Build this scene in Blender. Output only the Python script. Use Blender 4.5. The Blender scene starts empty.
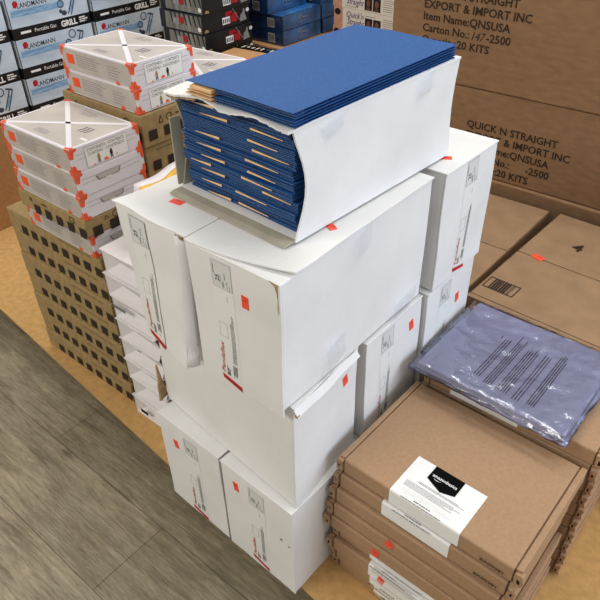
import bpy, bmesh, math, random
from mathutils import Vector, Matrix, noise
C = bpy.context.scene.collection
sc = bpy.context.scene
PI = math.pi
rnd = random.Random(7)

# ---------------------------------------------------------------- materials
def lin(c):
    return tuple(((x/255)/12.92 if x/255 <= .04045 else ((x/255+.055)/1.055)**2.4) for x in c) + (1,)

def mat(name, col, rough=.6, var=.04, scale=6, bump=0, bscale=200, spec=.3, metal=0, coat=0, stretch=None, var2=None):
    m = bpy.data.materials.new(name); m.use_nodes = True
    nt = m.node_tree; n = nt.nodes; l = nt.links
    b = n['Principled BSDF']
    b.inputs['Roughness'].default_value = rough
    b.inputs['Specular IOR Level'].default_value = spec
    b.inputs['Metallic'].default_value = metal
    b.inputs['Coat Weight'].default_value = coat
    tc = n.new('ShaderNodeTexCoord'); mp = n.new('ShaderNodeMapping')
    l.new(tc.outputs['Object'], mp.inputs['Vector'])
    if stretch: mp.inputs['Scale'].default_value = stretch
    c = lin(col)
    nz = n.new('ShaderNodeTexNoise'); nz.inputs['Scale'].default_value = scale
    nz.inputs['Detail'].default_value = 6
    l.new(mp.outputs[0], nz.inputs['Vector'])
    rp = n.new('ShaderNodeValToRGB')
    rp.color_ramp.elements[0].position = .3; rp.color_ramp.elements[1].position = .7
    lo = tuple(max(0, x*(1-var*2.2)) for x in c[:3]) + (1,)
    hi = tuple(min(1, x*(1+var*1.6)) for x in c[:3]) + (1,)
    if var2: hi = lin(var2)
    rp.color_ramp.elements[0].color = lo; rp.color_ramp.elements[1].color = hi
    l.new(nz.outputs['Fac'], rp.inputs[0]); l.new(rp.outputs[0], b.inputs['Base Color'])
    if bump:
        n2 = n.new('ShaderNodeTexNoise'); n2.inputs['Scale'].default_value = bscale
        n2.inputs['Detail'].default_value = 4
        l.new(tc.outputs['Object'], n2.inputs['Vector'])
        bp = n.new('ShaderNodeBump'); bp.inputs['Strength'].default_value = bump
        bp.inputs['Distance'].default_value = .002
        l.new(n2.outputs['Fac'], bp.inputs['Height']); l.new(bp.outputs[0], b.inputs['Normal'])
    return m

M = {}
M['white'] = mat('white_board', (230, 230, 229), .62, .025, 9, .25, 60)
M['inner'] = mat('grey_board_inside', (172, 166, 150), .8, .06, 30, .2, 150)
M['torn'] = mat('torn_board_edge', (176, 148, 112), .9, .15, 60, .5, 200)
M['ink'] = mat('black_ink', (38, 38, 40), .6, .05)
M['greyink'] = mat('grey_ink', (120, 122, 124), .6, .1, 80)
M['sticker_bg'] = mat('label_panel', (214, 216, 214), .5, .02)
M['strip'] = mat('label_strip', (230, 232, 229), .5, .02)
M['redink'] = mat('red_ink', (190, 36, 44), .5, .05)
M['orange'] = mat('fluorescent_sticker', (255, 88, 62), .5, .05, 60)
M['blue'] = mat('blue_pressboard', (32, 84, 148), .6, .16, 420, .35, 500, spec=.35)
M['tan'] = mat('kraft_divider', (236, 196, 148), .7, .06, 40)
M['kraft'] = mat('kraft_carton', (174, 131, 88), .75, .06, 90, .1, 300)
M['mailer'] = mat('kraft_mailer', (168, 135, 104), .7, .04, 160, .1, 300)
M['bigkraft'] = mat('dark_kraft', (142, 110, 80), .8, .07, 25, .3, 60, stretch=(1, 1, 3))
M['flatkraft'] = mat('flat_kraft', (152, 122, 92), .75, .06, 20, .25, 40)
M['sheet'] = mat('cardboard_sheet', (200, 158, 100), .8, .07, 50, .1, 200)
M['olive'] = mat('olive_kraft', (158, 134, 92), .8, .08, 60, .1, 200)
M['pallet'] = mat('pallet_wood', (70, 55, 40), .9, .1)
M['cardink'] = mat('carton_ink', (52, 40, 32), .8, .12, 200)
M['paper'] = mat('label_paper', (236, 236, 234), .5, .01)
M['black'] = mat('black_print', (12, 12, 13), .8, .05, spec=.05)
M['whiteink'] = mat('white_ink', (240, 240, 240), .6, .01)
M['kitwhite'] = mat('kit_white', (226, 222, 228), .5, .02)
M['kitgrey'] = mat('kit_taupe', (186, 178, 172), .45, .05, 12)
M['kitline'] = mat('kit_line', (120, 112, 120), .6, .05)
M['kitorange'] = mat('kit_orange', (240, 92, 52), .5, .05, 30)
M['shoewhite'] = mat('open_box_white', (224, 221, 222), .6, .02, 9)
M['dark'] = mat('dark_gap', (20, 18, 18), .9, .05)  # near-black colour standing in for the shade inside slots and holes
M['gloss_black'] = mat('glossy_black_card', (26, 27, 30), .3, .1, 20, spec=.5)
M['stripe'] = mat('grey_streaks', (130, 130, 126), .5, .25, 12, stretch=(3, 1, .5))
M['boxred'] = mat('box_red', (176, 34, 44), .4, .08, 40)
M['boxgrey'] = mat('box_grey', (150, 150, 152), .5, .1, 60)
M['navy'] = mat('glossy_navy_card', (20, 44, 80), .25, .2, 9, spec=.6, coat=.4)
M['navyface'] = mat('glossy_blue_card', (40, 98, 160), .22, .35, 11, spec=.6, coat=.6)
M['paleblue'] = mat('pale_blue_card', (188, 208, 228), .4, .08, 7, spec=.4, stretch=(1, 1, 3), var2=(214, 226, 238))
M['splash'] = mat('blue_splash', (110, 158, 206), .4, .15, 20, stretch=(1, 1, 6), var2=(160, 196, 226))
M['steel'] = mat('drawn_steel', (60, 70, 86), .5, .1)
M['cream'] = mat('cream_card', (222, 214, 200), .5, .03)
M['purple'] = mat('purple_ink', (88, 66, 120), .5, .08)
M['skin'] = mat('printed_skin', (198, 146, 120), .5, .1, 30)
M['brownskin'] = mat('printed_brown_skin', (120, 78, 60), .5, .1, 30)
M['hair'] = mat('printed_dark_hair', (34, 28, 36), .5, .1)
M['lilac'] = mat('lilac_paper', (152, 156, 190), .35, .04, 5, spec=.5)
M['lilacink'] = mat('lilac_print', (52, 52, 84), .6, .05)
M['plaster'] = mat('painted_wall', (190, 186, 178), .9, .03)
M['yellow'] = mat('yellow_print', (226, 180, 70), .5, .1, 40)

def plastic(name, alpha, rough=.12, bump=.8, scale=45):
    m = bpy.data.materials.new(name); m.use_nodes = True
    nt = m.node_tree; n = nt.nodes; l = nt.links
    for x in list(n):
        if x.type == 'BSDF_PRINCIPLED': n.remove(x)
    out = [x for x in n if x.type == 'OUTPUT_MATERIAL'][0]
    tr = n.new('ShaderNodeBsdfTransparent'); gl = n.new('ShaderNodeBsdfGlossy')
    gl.inputs['Roughness'].default_value = rough
    gl.inputs['Color'].default_value = (.95, .96, 1, 1)
    mx = n.new('ShaderNodeMixShader')
    tc = n.new('ShaderNodeTexCoord')
    nz = n.new('ShaderNodeTexNoise'); nz.inputs['Scale'].default_value = scale
    nz.inputs['Detail'].default_value = 5
    bp = n.new('ShaderNodeBump'); bp.inputs['Strength'].default_value = bump; bp.inputs['Distance'].default_value = .004
    fr = n.new('ShaderNodeFresnel'); fr.inputs['IOR'].default_value = 1.45
    l.new(tc.outputs['Object'], nz.inputs['Vector']); l.new(nz.outputs['Fac'], bp.inputs['Height'])
    l.new(bp.outputs[0], gl.inputs['Normal']); l.new(bp.outputs[0], fr.inputs['Normal'])
    ad = n.new('ShaderNodeMath'); ad.operation = 'ADD'; ad.inputs[1].default_value = alpha; ad.use_clamp = True
    l.new(fr.outputs[0], ad.inputs[0]); l.new(ad.outputs[0], mx.inputs[0])
    l.new(tr.outputs[0], mx.inputs[1]); l.new(gl.outputs[0], mx.inputs[2]); l.new(mx.outputs[0], out.inputs['Surface'])
    return m
M['tape'] = plastic('clear_tape', .0, .3, .15, 90)
M['wrap'] = plastic('clear_wrap', .06, .12)

def folder_edge_mat():
    # embossed cloth gusset: fine pale diagonal weave on blue
    m = mat('blue_cloth_gusset', (20, 52, 118), .65, .1, 60)
    nt = m.node_tree; n = nt.nodes; l = nt.links
    b = n['Principled BSDF']; tc = n.new('ShaderNodeTexCoord')
    wv = n.new('ShaderNodeTexWave'); wv.wave_type = 'BANDS'; wv.bands_direction = 'DIAGONAL'
    wv.inputs['Scale'].default_value = 150; wv.inputs['Distortion'].default_value = 2
    wv.inputs['Detail'].default_value = 1
    l.new(tc.outputs['Object'], wv.inputs['Vector'])
    rp = n.new('ShaderNodeValToRGB')
    rp.color_ramp.elements[0].position = .68; rp.color_ramp.elements[0].color = lin((8, 26, 72))
    rp.color_ramp.elements[1].position = .92; rp.color_ramp.elements[1].color = lin((74, 112, 172))
    l.new(wv.outputs['Color'], rp.inputs[0]); l.new(rp.outputs[0], b.inputs['Base Color'])
    return m
M['gusset'] = folder_edge_mat()
M['blue_edge'] = mat('worn_blue_edge', (16, 46, 104), .7, .3, 900, var2=(104, 142, 194))
M['gusset2'] = mat('dark_blue_cloth', (8, 22, 60), .7, .1, 60)

def floor_mat():
    m = bpy.data.materials.new('wood_plank_floor'); m.use_nodes = True
    nt = m.node_tree; n = nt.nodes; l = nt.links; b = n['Principled BSDF']
    tc = n.new('ShaderNodeTexCoord'); mp = n.new('ShaderNodeMapping')
    mp.inputs['Location'].default_value = (.388, .035, 0)
    l.new(tc.outputs['Object'], mp.inputs['Vector'])
    br = n.new('ShaderNodeTexBrick')
    br.inputs['Scale'].default_value = 1
    br.inputs['Brick Width'].default_value = 1.2; br.inputs['Row Height'].default_value = .2
    br.offset = .37
    br.inputs['Mortar Size'].default_value = .0012; br.inputs['Mortar Smooth'].default_value = .3
    br.inputs['Color1'].default_value = lin((156, 148, 126)); br.inputs['Color2'].default_value = lin((166, 157, 136))
    br.inputs['Mortar'].default_value = lin((104, 96, 82))
    l.new(mp.outputs[0], br.inputs['Vector'])
    m2 = n.new('ShaderNodeMapping'); m2.inputs['Scale'].default_value = (2.2, 26, 1)
    l.new(tc.outputs['Object'], m2.inputs['Vector'])
    g = n.new('ShaderNodeTexNoise'); g.inputs['Scale'].default_value = 2.2; g.inputs['Detail'].default_value = 9
    g.inputs['Roughness'].default_value = .65; g.inputs['Distortion'].default_value = 1.6
    l.new(m2.outputs[0], g.inputs['Vector'])
    rp = n.new('ShaderNodeValToRGB')
    rp.color_ramp.elements[0].position = .3; rp.color_ramp.elements[0].color = (.42, .40, .37, 1)
    rp.color_ramp.elements[1].position = .66; rp.color_ramp.elements[1].color = (1.12, 1.1, 1.04, 1)
    l.new(g.outputs['Fac'], rp.inputs[0])
    mx = n.new('ShaderNodeMix'); mx.data_type = 'RGBA'; mx.blend_type = 'MULTIPLY'; mx.inputs[0].default_value = .8
    l.new(br.outputs['Color'], mx.inputs[6]); l.new(rp.outputs[0], mx.inputs[7])
    # broad tone drift and knots
    m3 = n.new('ShaderNodeMapping'); m3.inputs['Scale'].default_value = (3, 9, 1)
    l.new(tc.outputs['Object'], m3.inputs['Vector'])
    k = n.new('ShaderNodeTexNoise'); k.inputs['Scale'].default_value = 2.3; k.inputs['Detail'].default_value = 3
    l.new(m3.outputs[0], k.inputs['Vector'])
    r3 = n.new('ShaderNodeValToRGB')
    r3.color_ramp.elements[0].position = .28; r3.color_ramp.elements[0].color = (.62, .58, .54, 1)
    r3.color_ramp.elements[1].position = .55; r3.color_ramp.elements[1].color = (1, 1, 1, 1)
    l.new(k.outputs['Fac'], r3.inputs[0])
    mx2 = n.new('ShaderNodeMix'); mx2.data_type = 'RGBA'; mx2.blend_type = 'MULTIPLY'; mx2.inputs[0].default_value = .8
    l.new(mx.outputs[2], mx2.inputs[6]); l.new(r3.outputs[0], mx2.inputs[7])
    m4 = n.new('ShaderNodeMapping'); m4.inputs['Scale'].default_value = (14, 110, 1)
    l.new(tc.outputs['Object'], m4.inputs['Vector'])
    k4 = n.new('ShaderNodeTexNoise'); k4.inputs['Scale'].default_value = 2.4; k4.inputs['Detail'].default_value = 6
    k4.inputs['Roughness'].default_value = .7
    l.new(m4.outputs[0], k4.inputs['Vector'])
    r4 = n.new('ShaderNodeValToRGB')
    r4.color_ramp.elements[0].position = .36; r4.color_ramp.elements[0].color = (.70, .68, .66, 1)
    r4.color_ramp.elements[1].position = .60; r4.color_ramp.elements[1].color = (1.08, 1.07, 1.04, 1)
    l.new(k4.outputs['Fac'], r4.inputs[0])
    mx4 = n.new('ShaderNodeMix'); mx4.data_type = 'RGBA'; mx4.blend_type = 'MULTIPLY'; mx4.inputs[0].default_value = .9
    l.new(mx2.outputs[2], mx4.inputs[6]); l.new(r4.outputs[0], mx4.inputs[7])
    # knots: rare dark ovals
    m5 = n.new('ShaderNodeMapping'); m5.inputs['Scale'].default_value = (2.6, 5.5, 1); m5.inputs['Location'].default_value = (.62, .30, 0)
    l.new(tc.outputs['Object'], m5.inputs['Vector'])
    vo = n.new('ShaderNodeTexVoronoi'); vo.inputs['Scale'].default_value = 1.3; l.new(m5.outputs[0], vo.inputs['Vector'])
    r5 = n.new('ShaderNodeValToRGB')
    r5.color_ramp.elements[0].position = .03; r5.color_ramp.elements[0].color = (.45, .42, .40, 1)
    r5.color_ramp.elements[1].position = .10; r5.color_ramp.elements[1].color = (1, 1, 1, 1)
    l.new(vo.outputs['Distance'], r5.inputs[0])
    mx5 = n.new('ShaderNodeMix'); mx5.data_type = 'RGBA'; mx5.blend_type = 'MULTIPLY'; mx5.inputs[0].default_value = .8
    l.new(mx4.outputs[2], mx5.inputs[6]); l.new(r5.outputs[0], mx5.inputs[7])
    l.new(mx5.outputs[2], b.inputs['Base Color'])
    b.inputs['Roughness'].default_value = .5; b.inputs['Specular IOR Level'].default_value = .3
    bp = n.new('ShaderNodeBump'); bp.inputs['Strength'].default_value = .25; bp.inputs['Distance'].default_value = .002
    l.new(g.outputs['Fac'], bp.inputs['Height']); l.new(bp.outputs[0], b.inputs['Normal'])
    return m
M['floor'] = floor_mat()

# ---------------------------------------------------------------- mesh helpers
_tc = {}
def text_mesh(s, bold=0.0, shear=0.0, align='LEFT'):
    key = (s, bold, shear, align)
    if key in _tc: return _tc[key]
    cu = bpy.data.curves.new('t', 'FONT'); cu.body = s; cu.size = 1; cu.offset = bold; cu.shear = shear
    cu.align_x = align; cu.resolution_u = 2
    o = bpy.data.objects.new('t', cu); C.objects.link(o)
    bpy.context.view_layer.update()
    me = o.evaluated_get(bpy.context.evaluated_depsgraph_get()).to_mesh()
    r = ([tuple(v.co[:2]) for v in me.vertices], [tuple(p.vertices) for p in me.polygons])
    w = max((v[0] for v in r[0]), default=1) - min((v[0] for v in r[0]), default=0)
    o.to_mesh_clear(); bpy.data.objects.remove(o); bpy.data.curves.remove(cu)
    _tc[key] = (r[0], r[1], w); return _tc[key]

class Fr:
    """a plane to print on: origin, right, down and outward vectors"""
    def __init__(s, O, U, V):
        s.O, s.U, s.V = Vector(O), Vector(U).normalized(), Vector(V).normalized()
        s.N = s.V.cross(s.U).normalized()
    def __call__(s, u, v, n=0): return s.O + s.U*u + s.V*v + s.N*n

class MB:
    def __init__(s): s.v = []; s.f = []; s.m = []
    def grid(s, O, U, V, nu=1, nv=1, mi=0):
        O, U, V = Vector(O), Vector(U), Vector(V); b = len(s.v)
        for j in range(nv+1):
            for i in range(nu+1): s.v.append(O+U*(i/nu)+V*(j/nv))
        for j in range(nv):
            for i in range(nu):
                a = b+j*(nu+1)+i
                s.f.append((a, a+1, a+nu+2, a+nu+1)); s.m.append(mi)
        return s
    def box(s, x0, x1, y0, y1, z0, z1, mi=0, n=(1, 1, 1), top=None, front=None):
        X, Y, Z = (x1-x0, 0, 0), (0, y1-y0, 0), (0, 0, z1-z0); nx, ny, nz = n
        s.grid((x0, y0, z0), X, Z, nx, nz, mi if front is None else front)
        s.grid((x0, y1, z0), Z, X, nz, nx, mi)
        s.grid((x0, y0, z0), Z, Y, nz, ny, mi)
        s.grid((x1, y0, z0), Y, Z, ny, nz, mi)
        s.grid((x0, y0, z0), Y, X, ny, nx, mi)
        s.grid((x0, y0, z1), X, Y, nx, ny, mi if top is None else top)
        return s
    def poly(s, pts, mi=0):
        b = len(s.v); s.v += [Vector(p) for p in pts]; s.f.append(tuple(range(b, b+len(pts)))); s.m.append(mi); return s
    def prism(s, bot, top, nz=6, mi=0, ns=3):
        """side walls lofted between two rings plus caps"""
        k = len(bot); ring = []
        for i in range(k):
            for t in range(ns):
                ring.append((Vector(bot[i]).lerp(Vector(bot[(i+1) % k]), t/ns), Vector(top[i]).lerp(Vector(top[(i+1) % k]), t/ns)))
        n = len(ring); b = len(s.v)
        for j in range(nz+1):
            for p, q in ring: s.v.append(p.lerp(q, j/nz))
        for j in range(nz):
            for i in range(n):
                a = b+j*n; s.f.append((a+i, a+(i+1) % n, a+n+(i+1) % n, a+n+i)); s.m.append(mi)
        s.f.append(tuple(b+i for i in reversed(range(n)))); s.m.append(mi)
        s.f.append(tuple(b+nz*n+i for i in range(n))); s.m.append(mi)
        return s
    def rect(s, fr, u0, u1, v0, v1, mi=0, n=.0004, k=2):
        s.grid(fr(u0, v1, n), fr(u1, v1, n)-fr(u0, v1, n), fr(u0, v0, n)-fr(u0, v1, n), k, k, mi); return s
    def frame(s, fr, u0, u1, v0, v1, t, mi, n=.0005):
        s.rect(fr, u0, u1, v0, v0+t, mi, n); s.rect(fr, u0, u1, v1-t, v1, mi, n)
        s.rect(fr, u0, u0+t, v0, v1, mi, n); s.rect(fr, u1-t, u1, v0, v1, mi, n); return s
    def fpoly(s, fr, pts, mi, n=.0005): return s.poly([fr(u, v, n) for u, v in reversed(pts)], mi)
    def ring(s, fr, u, v, r0, r1, mi, n=.0005, k=14):
        for i in range(k):
            a, b = 2*PI*i/k, 2*PI*(i+1)/k
            s.poly([fr(u+r0*math.cos(b), v+r0*math.sin(b), n), fr(u+r1*math.cos(b), v+r1*math.sin(b), n),
                    fr(u+r1*math.cos(a), v+r1*math.sin(a), n), fr(u+r0*math.cos(a), v+r0*math.sin(a), n)], mi)
        return s
    def disc(s, fr, u, v, r, mi, n=.0005, k=12, ry=None):
        return s.fpoly(fr, [(u+r*math.cos(2*PI*i/k), v+(ry or r)*math.sin(2*PI*i/k)) for i in range(k)], mi, n)
    def text(s, fr, txt, u, v, size, mi, rot=0, bold=0, shear=0, n=.0006, width=None, align='LEFT'):
        """baseline starts at (u,v); rot turns it counter-clockwise"""
        V, F, w = text_mesh(txt, bold, shear, align); b = len(s.v)
        sx = size if width is None else width/w
        c, d = math.cos(rot), math.sin(rot)
        for x, y in V:
            x *= sx; y *= size
            s.v.append(fr(u+x*c-y*d, v-(x*d+y*c), n))
        for f in F: s.f.append(tuple(b+i for i in f)); s.m.append(mi)
        return s
    def lines(s, fr, u0, u1, v0, v1, rows, t, mi, r, n=.0006, vertical=False, ragged=.3):
        """blocks of unreadable small print, as words"""
        for i in range(rows):
            f = (i+.5)/rows
            a = 0; L = (v1-v0) if vertical else (u1-u0); end = L*(1-r.random()*ragged)
            while a < end:
                w = min(end-a, t*(2+r.random()*6))
                if vertical:
                    u = u0+(u1-u0)*f; s.rect(fr, u-t/2, u+t/2, v1-a-w, v1-a, mi, n, 1)
                else:
                    v = v0+(v1-v0)*f; s.rect(fr, u0+a, u0+a+w, v-t/2, v+t/2, mi, n, 1)
                a += w+t*.8
        return s
    def build(s, name, mats, parent=None, warp=None, bevel=0, weld=True, smooth=False):
        me = bpy.data.meshes.new(name)
        vs = [warp(p) if warp else p for p in s.v]
        me.from_pydata([tuple(p) for p in vs], [], s.f)
        if not isinstance(mats, (list, tuple)): mats = [mats]
        for m in mats: me.materials.append(M[m])
        me.polygons.foreach_set('material_index', s.m)
        if weld:
            bm = bmesh.new(); bm.from_mesh(me)
            bmesh.ops.remove_doubles(bm, verts=bm.verts, dist=1e-5)
            bm.to_mesh(me); bm.free()
        if smooth: me.polygons.foreach_set('use_smooth', [True]*len(me.polygons))
        me.update()
        o = bpy.data.objects.new(name, me); C.objects.link(o); o.parent = parent
        if bevel:
            b = o.modifiers.new('bevel', 'BEVEL'); b.width = bevel; b.segments = 2; b.limit_method = 'ANGLE'; b.angle_limit = math.radians(50)
        return o

def thing(name, label, cat, loc, rz=0, group=None):
    o = bpy.data.objects.new(name, None); C.objects.link(o); o.location = loc; o.rotation_euler = (0, 0, rz)
    o.empty_display_size = .05
    return tag(o, label, cat, group)
def tag(o, label, cat, group=None):
    o['label'] = label; o['category'] = cat
    if group: o['group'] = group
    return o
def dup(root, loc, label, rz=None, group=None):
    r = root.copy(); C.objects.link(r); r.location = loc; r['label'] = label
    if rz is not None: r.rotation_euler = (0, 0, rz)
    if group: r['group'] = group
    for ch in list(root.children):
        c = ch.copy(); C.objects.link(c); c.parent = r
        for g in ch.children:
            d = g.copy(); C.objects.link(d); d.parent = c
    return r
def struct(o): o['kind'] = 'structure'; return o
def wob(amp, sc_, seed):
    def f(p):
        q = Vector(p)*sc_+Vector((seed*7.3, seed*3.1, seed*1.7))
        return Vector(p)+noise.noise_vector(q)*amp
    return f
def sticker(parent, fr, u, v, w=.013, h=.023, rot=0, warp=None):
    mb = MB(); c, s_ = math.cos(rot), math.sin(rot)
    P = [(u+x*c-y*s_, v+x*s_+y*c) for x, y in ((-w/2, -h/2), (w/2, -h/2), (w/2, h/2), (-w/2, h/2))]
    for n_ in (.0012,):
        mb.fpoly(fr, P, 0, n_)
        for i in range(4):
            a, b = P[i], P[(i+1) % 4]
            mb.poly([fr(a[0], a[1], n_), fr(b[0], b[1], n_), fr(b[0], b[1], .0002), fr(a[0], a[1], .0002)], 0)
    fr2 = Fr(fr(u, v), fr.U*c+fr.V*s_, fr.V*c-fr.U*s_)
    mb.text(fr2, '25', -w*.22, -h*.1, .007, 1, rot=-PI/2*0+0, bold=0, n=.0014, width=w*.45)
    return mb.build('price_sticker', ['orange', 'redink'], parent, warp, weld=False)

# ---------------------------------------------------------------- room
fl = struct(MB().box(-6, 4, -4, 6, -.05, 0).build('floor', 'floor'))
struct(MB().box(-6.1, 4.1, 6, 6.1, 0, 3).build('wall_back', 'plaster'))
struct(MB().box(-6.1, -6, -4, 6, 0, 3).build('wall_left', 'plaster'))

# low display platform: dark pallet under one cardboard sheet
pf = thing('display_platform', 'low pallet platform covered by a tan cardboard sheet under all the stacks', 'platform', (0, 0, 0))
def sheetwarp(p):
    q = Vector(p); t = max(0, 1-(q.y-.02)/.3)
    q.y += (-.084*q.x)*t
    return q
MB().box(-3.2, 1.1, .02, 3, .094, .1, n=(30, 12, 1)).build('cardboard_sheet', 'sheet', pf, sheetwarp)
for y in (.26, .9, 1.6, 2.3, 2.9):
    MB().box(-3.1, 1.05, y, y+.09, 0, .07).build('pallet_runner', 'pallet', pf)
MB().box(-3.15, 1.08, .22, 2.98, .07, .094).build('pallet_deck', 'pallet', pf)

# ---------------------------------------------------------------- white file boxes
W, L, H = .186, .400, .250
def box_label(parent, fr, seed, warp, full=True, sh=0, sv=0):
    fr = Fr(fr(0, sv), fr.U, fr.V)
    r = random.Random(seed); mb = MB()
    u = lambda a: a+sh
    mb.rect(fr, u(.050), u(.094), .060, .250, 1, .0003, 6)
    mb.rect(fr, u(.053), u(.093), .012, .060, 2, .0004, 3)
    mb.frame(fr, u(.053), u(.093), .012, .060, .0006, 3, .0005)
    mb.text(fr, '25', u(.0675), .0485, .0125, 0, rot=PI/2, bold=.012)
    mb.lines(fr, u(.0555), u(.0575), .018, .036, 1, .0012, 0, r, vertical=True, ragged=.05)
    mb.lines(fr, u(.0685), u(.0715), .034, .048, 1, .0008, 3, r, vertical=True, ragged=.1)
    mb.lines(fr, u(.0725), u(.0765), .042, .056, 2, .0013, 3, r, vertical=True)
    mb.lines(fr, u(.078), u(.080), .028, .041, 1, .0012, 0, r, vertical=True, ragged=.1)
    mb.lines(fr, u(.081), u(.084), .040, .057, 1, .0012, 3, r, vertical=True)
    mb.lines(fr, u(.087), u(.089), .050, .058, 1, .0012, 3, r, vertical=True)
    # drawing of a hanging folder
    mb.frame(fr, u(.055), u(.072), .128, .156, .0006, 3)
    mb.rect(fr, u(.072), u(.0745), .133, .1336, 3); mb.rect(fr, u(.072), u(.0745), .150, .1506, 3)
    mb.text(fr, 'Pendaflex', u(.0600), .2325, .0115, 4, rot=PI/2, bold=.012, shear=.2, width=.064)
    mb.lines(fr, u(.0635), u(.0715), .214, .2345, 3, .0016, 0, r, vertical=True, ragged=.5)
    mb.lines(fr, u(.0785), u(.0875), .104, .203, 4, .0011, 3, r, vertical=True, ragged=.2)
    mb.lines(fr, u(.0785), u(.0805), .070, .082, 1, .0009, 3, r, vertical=True, ragged=.2)
    a = .0775
    while a < .0875:
        w = .0004+r.random()*.0007; mb.rect(fr, u(a), u(a+w), .208, .229, 0); a += w+.0004+r.random()*.0004
    mb.lines(fr, u(.0775), u(.0865), .231, .233, 1, .001, 0, r)
    mb.fpoly(fr, [(u(.048), .236), (u(.0945), .247), (u(.0945), .2575), (u(.050), .2455)], 4, .0007)
    return mb.build('printed_label', ['ink', 'strip', 'sticker_bg', 'greyink', 'redink'], parent, warp, weld=False)

def file_box(label, loc, rz=0, w=W, h=H, d=L, seed=1, printed=True, lid=True, stick=None, sh=0, amp=.0022, drop=.0, lean=None, sv=0, group='white file boxes in the stack', lidf=None):
    t = thing('file_box', label, 'box', loc, rz, group)
    wb = wob(amp, 9, seed)
    def wf(p):
        q = wb(p)
        q.z = p[2] if p[2] < .001 and drop == 0 else q.z
        if q.z < 0 and drop == 0: q.z = 0
        if lean: q = lean(q)
        return q
    MB().box(.001, w-.001, .004, d, .001, h-.004, n=(8, 10, 8)).build('carton_body', 'white', t, wf, bevel=.002, smooth=False)
    fp_ = MB().box(0, w, 0, .0035, -drop, h-.003, n=(9, 1, 9)).build('front_panel', 'white', t, wf, bevel=.001)
    if lid:
        def lw(p):
            q = Vector(p)
            if lidf: q = lidf(q)
            return q if not lean else lean(q)
        MB().box(-.001, w+.001, -.001, d, h-.0035, h, n=(12, 10, 1)).build('lid_panel', 'white', t, lw, bevel=.0008)
    fr = Fr((0, 0, h), (1, 0, 0), (0, 0, -1))
    if printed: box_label(fp_, fr, seed, wf, sh=sh, sv=sv)
    for (u, v, rot) in (stick or []):
        sticker(fp_, fr, u, v, rot=rot, warp=wf)
    return t

# layer three (bottom)
Z3, Z2, Z1, ZT = .1, .368, .618, .868
file_box('white file box at the bottom left of the stack, overhanging the grey floor', (-.378, .013, Z3+.0005), -.034, w=.188, h=.267, seed=3, stick=[(.050, .064, -.15)], sh=.026, sv=.011)
file_box('white file box at the bottom front corner of the stack, two ink specks on it', (-.183, .005, Z3+.0005), -.034, w=.187, h=.267, seed=4, stick=[(.040, .048, -.15)], sh=.022, sv=.006)
bD = C.objects['file_box.001'] if 'file_box.001' in C.objects else None
spk = MB(); frD = Fr((0, 0, .267), (1, 0, 0), (0, 0, -1))
spk.disc(frD, .158, .104, .002, 0, .002, 7, .003); spk.disc(frD, .178, .108, .0025, 0, .002, 7, .0015)
spk.build('ink_speck', 'ink', bD)
file_box('white file box supporting the back of the stack, mostly hidden behind the kraft mailers', (.008, .415, Z3+.0005), PI/2, h=.267, seed=5, printed=False)
# layer two
def leanS(q):
    q = Vector(q); x, y = q.x, q.y
    q.x = x*(1-.20*y/.385)+.10*y+.006*q.z/.25
    q.y += .06*x
    return q
S = file_box('white file box lying lengthwise under the two label-fronted boxes, blank long side', (.003, .012, Z2+.0005), PI/2, d=.392, h=.249, seed=8, printed=False, stick=[(.150, .052, -.25)], amp=.003, lean=leanS)
fl_ = MB()
fl_.box(.002, W-.004, -.010, -.0075, .239, .249, n=(14, 1, 3))
def flapw(p):
    q = Vector(p); k = (.249-q.z)/.01; q.y += .008*(1-k)-.002+.001*math.sin(q.x*60)+.06*q.x
    q.z -= .003*math.sin(q.x*17)*k
    return q
fl_.build('lid_flap', 'white', S, flapw, bevel=.001)
MB().box(.002, .007, -.0105, -.0045, .237, .2415, n=(2, 2, 2)).build('torn_corner', 'torn', S, wob(.003, 80, 2))
# torn inner cardboard hanging at the far lower corner of the lengthwise box
tn = MB(); tn.prism([(.024, .400, .0), (.026, .396, .0), (.05, .403, 0)], [(.030, .398, .10), (.031, .395, .10), (.034, .399, .10)], 5)
tn.build('torn_corner', 'torn', S, wob(.002, 60, 5))
file_box('white file box in the middle layer with a creased face, beside the kraft mailers', (.001, .219, Z2+.0005), PI/2, d=.39, h=.247, seed=9, stick=[(.153, .052, -.15)], sh=-.002, amp=.003)
file_box('white file box in the middle layer furthest right, under the tall label-fronted box', (.011, .412, Z2+.0005), PI/2, d=.39, h=.248, seed=10, stick=[(.130, .078, -.15)], sh=0)
# layer one
def lid_curl(q):
    u = max(0, min(1, (q.x+.0)/W)); k = max(0, 1-q.y/.10)
    q.y += .030*u*u*max(0, 1-q.y/.2); q.z += .0075*u*u*max(0, 1-q.y/.06)
    q.x += .003*k*u
    return q
def leanB(q):
    q = Vector(q); k = 1-max(0, min(1, q.z/H))
    q.x += .005*k if q.x < .05 else (-.004*k if q.x > .1 else 0)
    return q
B = file_box('white file box with curled lid corner, directly under the blue folder box', (-W, 0, Z1+.0005), 0, seed=11, stick=[(.119, .064, .0)], drop=.012, lidf=lid_curl, lean=leanB, h=.2495)
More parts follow.
